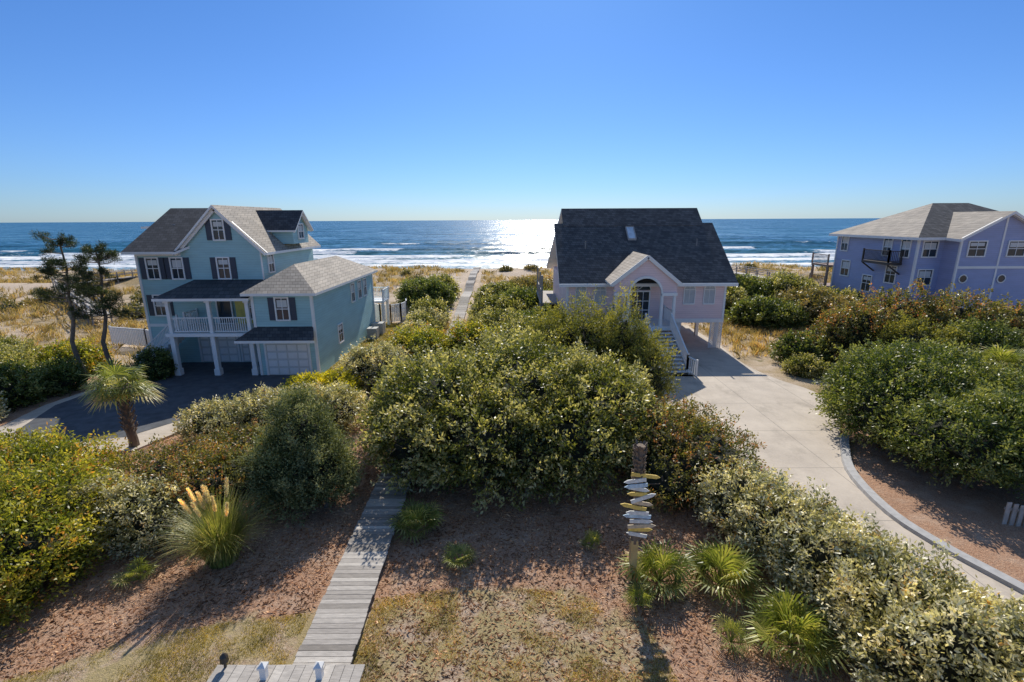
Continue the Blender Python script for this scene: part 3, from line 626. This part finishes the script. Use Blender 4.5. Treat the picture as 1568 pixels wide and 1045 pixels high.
bush('elaeagnus_hedge',[(7.2,13.2,0,1.85,1.15,1.2),(7.8,11.9,0,1.95,1.25,1.3),(8.2,10.5,0,1.95,1.3,1.4),(8.8,9.1,0,2.0,1.4,1.4),(8.6,7.9,0,1.9,1.6,1.3),(10.1,7.3,0,1.9,1.5,1.5),(9.8,5.8,0,2.0,2,1.6)],6000,12,.115,'silver',.36,.36,.7,0,tb=.14,shoot=.2)
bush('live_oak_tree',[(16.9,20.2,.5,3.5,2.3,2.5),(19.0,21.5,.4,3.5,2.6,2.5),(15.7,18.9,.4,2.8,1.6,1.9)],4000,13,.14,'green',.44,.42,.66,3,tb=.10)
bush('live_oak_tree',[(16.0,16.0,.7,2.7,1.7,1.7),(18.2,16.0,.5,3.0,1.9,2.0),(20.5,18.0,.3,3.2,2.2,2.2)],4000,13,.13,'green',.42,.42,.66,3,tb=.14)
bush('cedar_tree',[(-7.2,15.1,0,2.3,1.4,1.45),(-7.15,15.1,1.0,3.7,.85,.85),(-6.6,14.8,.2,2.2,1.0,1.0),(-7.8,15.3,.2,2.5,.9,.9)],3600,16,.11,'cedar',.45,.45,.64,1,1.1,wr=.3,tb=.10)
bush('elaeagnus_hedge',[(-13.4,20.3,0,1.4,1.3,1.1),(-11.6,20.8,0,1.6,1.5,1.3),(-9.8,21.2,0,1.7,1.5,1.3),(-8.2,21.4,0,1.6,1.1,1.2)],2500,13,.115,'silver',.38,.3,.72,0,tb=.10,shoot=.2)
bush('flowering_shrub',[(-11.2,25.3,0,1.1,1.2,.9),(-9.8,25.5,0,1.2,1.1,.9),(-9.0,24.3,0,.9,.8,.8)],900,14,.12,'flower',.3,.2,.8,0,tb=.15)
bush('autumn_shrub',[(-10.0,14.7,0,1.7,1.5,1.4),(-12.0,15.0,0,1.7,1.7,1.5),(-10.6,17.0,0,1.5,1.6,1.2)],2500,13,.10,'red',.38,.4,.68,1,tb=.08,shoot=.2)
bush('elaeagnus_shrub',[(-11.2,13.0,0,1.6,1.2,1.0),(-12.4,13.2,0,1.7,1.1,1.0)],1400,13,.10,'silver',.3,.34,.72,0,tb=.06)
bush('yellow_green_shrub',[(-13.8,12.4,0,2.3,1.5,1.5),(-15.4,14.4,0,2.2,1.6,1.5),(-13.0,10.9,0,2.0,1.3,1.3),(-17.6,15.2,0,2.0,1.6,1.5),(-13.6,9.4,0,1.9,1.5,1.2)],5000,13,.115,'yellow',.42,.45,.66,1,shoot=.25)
bush('dark_shrub',[(-22.1,28.6,0,1.7,.8,.8)],500,12,.14,'green')
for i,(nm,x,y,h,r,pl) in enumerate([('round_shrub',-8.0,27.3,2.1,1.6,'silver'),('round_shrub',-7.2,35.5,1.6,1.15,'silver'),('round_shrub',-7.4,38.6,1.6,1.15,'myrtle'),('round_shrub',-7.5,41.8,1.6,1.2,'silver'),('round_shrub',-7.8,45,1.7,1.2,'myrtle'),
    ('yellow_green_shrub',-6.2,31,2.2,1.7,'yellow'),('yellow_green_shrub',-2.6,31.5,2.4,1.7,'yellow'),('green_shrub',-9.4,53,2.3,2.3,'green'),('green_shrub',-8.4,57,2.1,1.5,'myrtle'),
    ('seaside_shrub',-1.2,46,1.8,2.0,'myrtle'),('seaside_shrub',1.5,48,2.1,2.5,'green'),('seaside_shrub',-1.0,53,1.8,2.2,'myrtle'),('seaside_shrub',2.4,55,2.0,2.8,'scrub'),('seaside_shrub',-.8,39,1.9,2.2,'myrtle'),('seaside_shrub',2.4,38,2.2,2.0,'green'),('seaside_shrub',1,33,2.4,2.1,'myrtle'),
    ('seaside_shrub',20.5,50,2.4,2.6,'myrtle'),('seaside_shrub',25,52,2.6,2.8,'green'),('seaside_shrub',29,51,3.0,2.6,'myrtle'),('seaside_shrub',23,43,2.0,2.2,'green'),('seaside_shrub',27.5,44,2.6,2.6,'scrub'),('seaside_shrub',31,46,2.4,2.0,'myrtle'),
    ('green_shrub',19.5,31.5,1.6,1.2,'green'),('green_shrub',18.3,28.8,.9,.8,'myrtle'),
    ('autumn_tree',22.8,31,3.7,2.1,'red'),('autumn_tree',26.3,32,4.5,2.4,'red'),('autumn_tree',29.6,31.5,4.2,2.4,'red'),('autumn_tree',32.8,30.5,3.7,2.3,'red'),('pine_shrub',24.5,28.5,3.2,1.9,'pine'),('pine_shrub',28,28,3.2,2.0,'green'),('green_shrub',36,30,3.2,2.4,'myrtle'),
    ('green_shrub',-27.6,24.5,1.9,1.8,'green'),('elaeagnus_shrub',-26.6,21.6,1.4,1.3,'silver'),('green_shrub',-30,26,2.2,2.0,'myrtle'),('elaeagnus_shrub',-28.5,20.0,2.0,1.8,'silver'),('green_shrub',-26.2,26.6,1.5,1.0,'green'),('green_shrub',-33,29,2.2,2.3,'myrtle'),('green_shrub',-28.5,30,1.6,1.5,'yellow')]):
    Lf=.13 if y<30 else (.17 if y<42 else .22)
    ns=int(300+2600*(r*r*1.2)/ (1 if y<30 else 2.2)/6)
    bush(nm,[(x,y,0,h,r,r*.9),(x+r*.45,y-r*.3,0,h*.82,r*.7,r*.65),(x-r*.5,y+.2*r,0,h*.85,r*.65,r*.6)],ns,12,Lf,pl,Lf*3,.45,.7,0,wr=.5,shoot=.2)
mb=MB()
for i in range(110):
    y=random.uniform(44,84);x=random.uniform(-1,1)*(y*1.1+6);rr_=random.random()
    if -26<x<-10 and y<48: continue
    if 2<x<18 and y<50: continue
    if 31<x<47 and y<56: continue
    if abs(x-bwx(y))<2.2: continue
    r=random.uniform(.6,1.5)*(1.1 if y<60 else .6)
    if (y>58 and rr_<.5) or (x<-5 and rr_<.7): continue
    bush('',[(x,y,0,r*random.uniform(.5,.8),r*1.2,r)],90,9,.24,'scrub',.5,.35,.72,0,mb=mb,wr=.5)
mb.build('dune_scrub',[P['scrub'],M_core,M_bark])
def blades(mb,X,Y,Z,h,wd,lean,tint,mat=0):
    n=len(X);a=rng.random(n)*6.283;dx=np.cos(a);dy=np.sin(a);b_=rng.random(n)*6.283;sx=np.cos(b_)*wd/2;sy=np.sin(b_)*wd/2
    l=lean*rng.random(n);P0=np.stack([X,Y,Z],1);S=np.stack([sx,sy,sx*0],1)
    M=P0+np.stack([dx*l*h*.35,dy*l*h*.35,h*.6],1);T=P0+np.stack([dx*l*h,dy*l*h,h*(1-.25*l)],1)
    V_=np.stack([P0-S,P0+S,M+S*.8,T,M-S*.8],1).reshape(-1,3);i=np.arange(n)[:,None]*5
    mb.add(V_,i+np.array([[0,1,2,3,4]]),mat,np.repeat(tint,5))
def scatter(n,x0,x1,y0,y1,polys,inv=None):
    X=rng.uniform(x0,x1,n);Y=rng.uniform(y0,y1,n);m=np.zeros(n,bool)
    for q in polys: m|=inpoly(X,Y,q)
    if inv is not None: m&=~inv(X,Y)
    return X[m],Y[m]
onwalk=lambda X,Y:(np.abs(X+4.3)<.75)
mb=MB();X,Y=scatter(190000,-12,4.5,7.0,11,LAWN[:1],onwalk)
kp=fbm(X*1.2,Y*1.2,33)+rng.random(len(X))*.25-(X>-3.6)*.06>.53;X=X[kp];Y=Y[kp]
blades(mb,X,Y,ground_z(X,Y)-.005,.03+.04*rng.random(len(X)),.009,.8,np.clip(rng.random(len(X))*.8+.1+(X>-3.6)*.15,0,1))
X,Y=scatter(30000,-12.5,-8,27,45,LAWN[1:]);blades(mb,X,Y,ground_z(X,Y)-.01,.06+.06*rng.random(len(X)),.03,.8,rng.random(len(X))*.5)
mb.build('lawn_grass',[P['grass']])
mb=MB();X,Y=scatter(100000,-17,13,7.0,20,MULCH[:1],lambda X,Y:onwalk(X,Y)|inpoly(X,Y,LAWN[0]))
X3,Y3=scatter(7000,-3.5,3.5,7.2,10.9,LAWN[:1]);X=np.r_[X,X3];Y=np.r_[Y,Y3]
n=len(X);a=rng.random(n)*6.283;D=unit(np.stack([np.cos(a),np.sin(a),rng.normal(size=n)*.25],1))
leaves(mb,np.stack([X,Y,ground_z(X,Y)+.012],1),D,.06+.10*rng.random(n),.018+.02*rng.random(n),0,np.clip(rng.random(n)*.8+.05+(fbm(X*.9,Y*.9,61)-.4)*1.2,0,1))
mb.build('pine_straw_mulch',[P['straw']])
mb=MB();nC=7000;cy_=rng.uniform(44,96,nC);cx_=rng.uniform(-1,1,nC)*(cy_*1.1+8)
kp=(fbm(cx_*.12,cy_*.18,50)>.36)&(fbm(cx_*.1,cy_*.16,80)<.51)&(np.abs(cx_-(-4.48-(cy_-20)*.026))>1.4)&~((cx_>-26)&(cx_<-10)&(cy_<48))&~((cx_>2)&(cx_<18)&(cy_<49))&~((cx_>31)&(cy_<56)&(cx_<48));cx_=cx_[kp];cy_=cy_[kp]
k=16;X=np.repeat(cx_,k)+rng.normal(size=len(cx_)*k)*.22;Y=np.repeat(cy_,k)+rng.normal(size=len(cx_)*k)*.22
blades(mb,X,Y,ground_z(X,Y)-.03,.4+.5*rng.random(len(X)),.05,1.0,np.clip(np.repeat(rng.random(len(cx_)),k)*.7+rng.random(len(X))*.3,0,1))
for (x0,x1,y0,y1,m_) in ((-60,-25,30,46,900),(16.3,32,33,46,600),(-6.8,2,36,46,160)):
    cx2=rng.uniform(x0,x1,m_);cy2=rng.uniform(y0,y1,m_);X=np.repeat(cx2,k)+rng.normal(size=m_*k)*.2;Y=np.repeat(cy2,k)+rng.normal(size=m_*k)*.2
    blades(mb,X,Y,ground_z(X,Y)-.03,.3+.4*rng.random(len(X)),.04,1.0,np.clip(np.repeat(rng.random(m_),k)*.7+rng.random(len(X))*.3,0,1))
mb.build('dune_grass',[P['dune']])
def fan(mb,base,dirv,pl,L,n=18,mat=0,tint=.5,droop=.35):
    base=np.array(base,float);d=np.array(dirv,float);d/=np.linalg.norm(d);tip=base+d*pl
    mb.beam(tuple(base),tuple(tip),.025,.02,mat,.6)
    s_=np.cross(d,[0,0,1]);s_/=max(np.linalg.norm(s_),1e-6);u=np.cross(s_,d)
    for i in range(n):
        a=(i/(n-1)-.5)*R(230);q=d*math.cos(a)+s_*math.sin(a)+u*.12;q/=np.linalg.norm(q)
        l=L*(.75+.25*math.cos(a*.7))*random.uniform(.85,1.1);w_=.045*L/.7
        e1=tip+q*l*.55;e2=tip+q*l+np.array([0,0,-droop*l*random.uniform(.5,1.3)]);sd=np.cross(q,u);sd/=np.linalg.norm(sd)
        mb.add([tip,e1-sd*w_/2,e2,e1+sd*w_/2],[(0,1,2,3)],mat,min(1,max(0,tint+random.uniform(-.25,.25))))
def palm(name,x,y,h,L,nf,tr=.17):
    mb=MB();g=gz(x,y)
    if h>.5:
        pts=[(x+.05*math.sin(i),y+.04*math.cos(i*1.3),g+h*i/8) for i in range(9)];mb.tube(pts,[tr*1.25]+[tr*random.uniform(.9,1.1) for _ in range(7)]+[tr*1.2],10,1)
        for i in range(70):
            a=i*2.4;z=g+h*(.25+.75*i/70);r_=tr*1.05
            mb.beam((x+math.cos(a)*r_*.9,y+math.sin(a)*r_*.9,z),(x+math.cos(a)*(r_+.13),y+math.sin(a)*(r_+.13),z+.22),.07,.03,1,.7)
    for i in range(nf):
        a=i*2.399+random.uniform(-.2,.2);el=random.uniform(-.5,1.3) if h>.5 else random.uniform(.25,1.4)
        ti=.85 if el<-.2 else random.uniform(.35,.75)
        fan(mb,(x,y,g+h),(math.cos(a)*math.cos(el),math.sin(a)*math.cos(el),math.sin(el)),L*random.uniform(.6,.9),L,18,0,ti)
    return mb.build(name,[P['palm'],M_bark])
palm('sabal_palm_tree',-16.4,19.2,2.75,.9,38)
palm('fan_palm',25.8,24.5,1.6,1.1,26)
for x,y,L,nf in ((-3.0,13.3,.65,20),(-1.5,11.8,.42,11),(3.9,11.0,.72,24),(5.5,10.9,.8,28),(6.3,9.0,.8,28),(5.0,9.1,.4,9),(-10.2,11.2,.42,9),(2.35,12.5,.35,8),(3.2,10.2,.4,10),(-8.6,18.0,.6,12)):
    palm('dwarf_palmetto',x,y,.05,L,nf)
mb=MB();x,y=-8.35,12.0
def arc_blades(mb,x,y,n,L,r0,mat,w_=.018,tl=.0):
    for i in range(n):
        a=random.uniform(0,6.283);o=random.uniform(0,r0);l=L*random.uniform(.6,1.1);lean=random.uniform(.15,1.05)
        px,py=x+math.cos(a)*o,y+math.sin(a)*o;V_=[];ss=5
        for j in range(ss+1):
            t=j/ss;ang=math.pi/2-lean*.35-lean*1.35*t*t
            if j==0: rr,zz=0,0
            else: rr+=math.cos(ang)*l/ss;zz+=math.sin(ang)*l/ss
            w2=w_*(1-t*.9);V_+=[(px+math.cos(a)*rr-math.sin(a)*w2,py+math.sin(a)*rr+math.cos(a)*w2,max(zz,.02)),(px+math.cos(a)*rr+math.sin(a)*w2,py+math.sin(a)*rr-math.cos(a)*w2,max(zz,.02))]
        mb.add(V_,[(2*j,2*j+1,2*j+3,2*j+2) for j in range(ss)],mat,min(1,max(0,random.gauss(.6+tl,.22))))
arc_blades(mb,x,y,1500,1.95,.4,0,.013,.05)
for i in range(10):
    a=random.uniform(0,6.28);o=random.uniform(.1,.5);bx,by=x+math.cos(a)*o*.3,y+math.sin(a)*o*.3;tx,ty=x+math.cos(a)*o-.1,y+math.sin(a)*o;h=random.uniform(1.75,2.15)
    mb.tube([(bx,by,0),(tx,ty,h)],[.01,.006],5,0,.8)
    n=420;t=rng.random(n);d=np.array([(tx-bx)*.45,(ty-by)*.45,h*.25]);Pp=np.array([tx,ty,h-.3])+t[:,None]*d
    rad=.06*np.sin(np.clip(t*.9+.12,0,1)*math.pi)[:,None];D=unit(runit(n)*.5+np.array([0,0,.8]));leaves(mb,Pp+runit(n)*rad*.6,D,.09,.012,1,rng.random(n))
mb.build('pampas_grass',[P['palm'],P['plume']])
mb=MB();arc_blades(mb,-25.2,21.5,200,1.0,.2,0);mb.build('ornamental_grass',[P['dune']])
mb=MB();arc_blades(mb,24,26,300,1.6,.2,0);mb.build('ornamental_grass',[P['dune']])
def pine(name,x,y,h,lean,seed,pal='dpine'):
    random.seed(seed);mb=MB();g=gz(x,y);n=10
    tp=[(x+lean*(i/n)**1.3+.12*math.sin(i*1.7),y+.1*math.cos(i),g+h*i/n) for i in range(n+1)];mb.tube(tp,[.15*(1-i/n*.75) for i in range(n+1)],8,1)
    tips=[]
    for i in range(34):
        t=random.uniform(.35,1.0)**.75;k_=t*n;j=min(int(k_),n-1);f_=k_-j;b0=Vector(tp[j]).lerp(Vector(tp[j+1]),f_)
        a=random.uniform(0,6.283);l=(1.15-t)*2.1*random.uniform(.5,1.1)+.4
        e1=b0+Vector((math.cos(a)*l*.6,math.sin(a)*l*.6,l*.06));e2=b0+Vector((math.cos(a)*l,math.sin(a)*l,l*.28))
        mb.tube([b0,e1,e2],[.035,.022,.01],5,1);tips+=[(e2,1),(e1.lerp(e2,.5),.8)]
        for _ in range(2):
            q=e1+Vector((random.uniform(-.45,.45),random.uniform(-.45,.45),random.uniform(.05,.3)));mb.tube([e1,q],[.015,.007],4,1);tips.append((q,.8))
    for q,s_ in tips:
        for _ in range(2):
            c=np.array(q)+rng.normal(size=3)*.09;nn=60;Pp=np.repeat(c[None],nn,0)+rng.normal(size=(nn,3))*.07;D=unit(runit(nn)+np.array([0,0,.5]));leaves(mb,Pp,D,.19*s_,.022,0,np.clip(rng.random(nn)*.6+.02,0,1))
    return mb.build(name,[P[pal],M_bark])
pine('pine_tree',-26.2,28.0,8.6,.7,3);pine('pine_tree',-25.1,28.8,7.9,.9,5)
random.seed(11)
mb=MB();x,y=3.2,11.1
mb.box(x-.09,x+.09,y-.09,y+.09,-.1,1.3,1,.9);mb.tube([(x,y,1.2),(x+.02,y,2.2),(x,y,3.3),(x+.03,y,4.0)],[.1,.1,.11,.12],12,0)
for i in range(120):
    a=random.uniform(0,6.28);z=random.uniform(2.9,3.95);mb.beam((x+math.cos(a)*.09,y+math.sin(a)*.09,z),(x+math.cos(a)*.17,y+math.sin(a)*.17,z+.14),.05,.015,0,.6)
cols=[3,2,4,2,3,2,5,3,2,4,2,5,3,2]
for i,c in enumerate(cols):
    z=3.25-i*.13;l=random.uniform(.22,.36);sg=random.choice((-1,1));tl=random.uniform(-.38,.38);yy=y-.15-(i%3)*.028;hh=.05;off=random.uniform(-.1,.1)
    a0=-l*.8*sg+off;a1=l*sg+off;tip=a1+.1*sg;ct,st=math.cos(tl),math.sin(tl)
    pr=[(a0,-hh),(a1,-hh),(tip,0),(a1,hh),(a0,hh)];V_=[(x+px*ct-pz*st,yy+dy,z+px*st+pz*ct) for dy in (0,.025) for px,pz in pr]
    mb.add(V_,[(0,1,2,3,4),(9,8,7,6,5)],c);mb.add(V_,[(k_,(k_+1)%5,5+(k_+1)%5,5+k_) for k_ in range(5)],c)
mb.build('direction_signpost',[M_bark,simple('post_wood',(.6,.42,.18)),simple('board_white',(.75,.75,.7),.7,.2,12),simple('board_yellow',(.82,.58,.14),.7,.2,12),simple('board_blue',(.5,.65,.75),.7,.2,12),simple('board_bare',(.62,.5,.34),.7,.25,12)])
mb=MB()
for i in range(22): mb.box(15.6+i*.16,15.74+i*.16,13.5-i*.06,13.53-i*.06,0,.75+random.uniform(-.03,.03),0,random.random())
mb.beam((15.6,13.56,.55),(19.1,12.3,.55),.05,.08);mb.build('wooden_fence',[M_wood])
def walk(name,p,q):
    mb=MB();p=Vector(p);q=Vector(q);L=(q-p).length;n=int(L/2.2)
    mb.beam(p,q,1.4,.12,0,.7)
    d=(q-p).normalized();s_=Vector((-d.y,d.x,0))*.68
    for sg in (-1,1):
        mb.beam(p+s_*sg+Vector((0,0,.95)),q+s_*sg+Vector((0,0,.95)),.12,.06,0,.8);mb.beam(p+s_*sg+Vector((0,0,.5)),q+s_*sg+Vector((0,0,.5)),.04,.1,0,.6)
        for i in range(n+1): c=p.lerp(q,i/n)+s_*sg;mb.beam(c+Vector((0,0,-2.2)),c+Vector((0,0,.95)),.1,.1,0,.4)
    mb.build(name,[M_wood])
walk('dune_walkover',(-38,44,1.1),(-56,60,1.9));walk('dune_walkover',(-56,60,1.9),(-50,88,1.9));walk('dune_walkover',(33,58,2.1),(30,84,2.0));walk('dune_walkover',(11,47,1.6),(10.5,82,1.9))
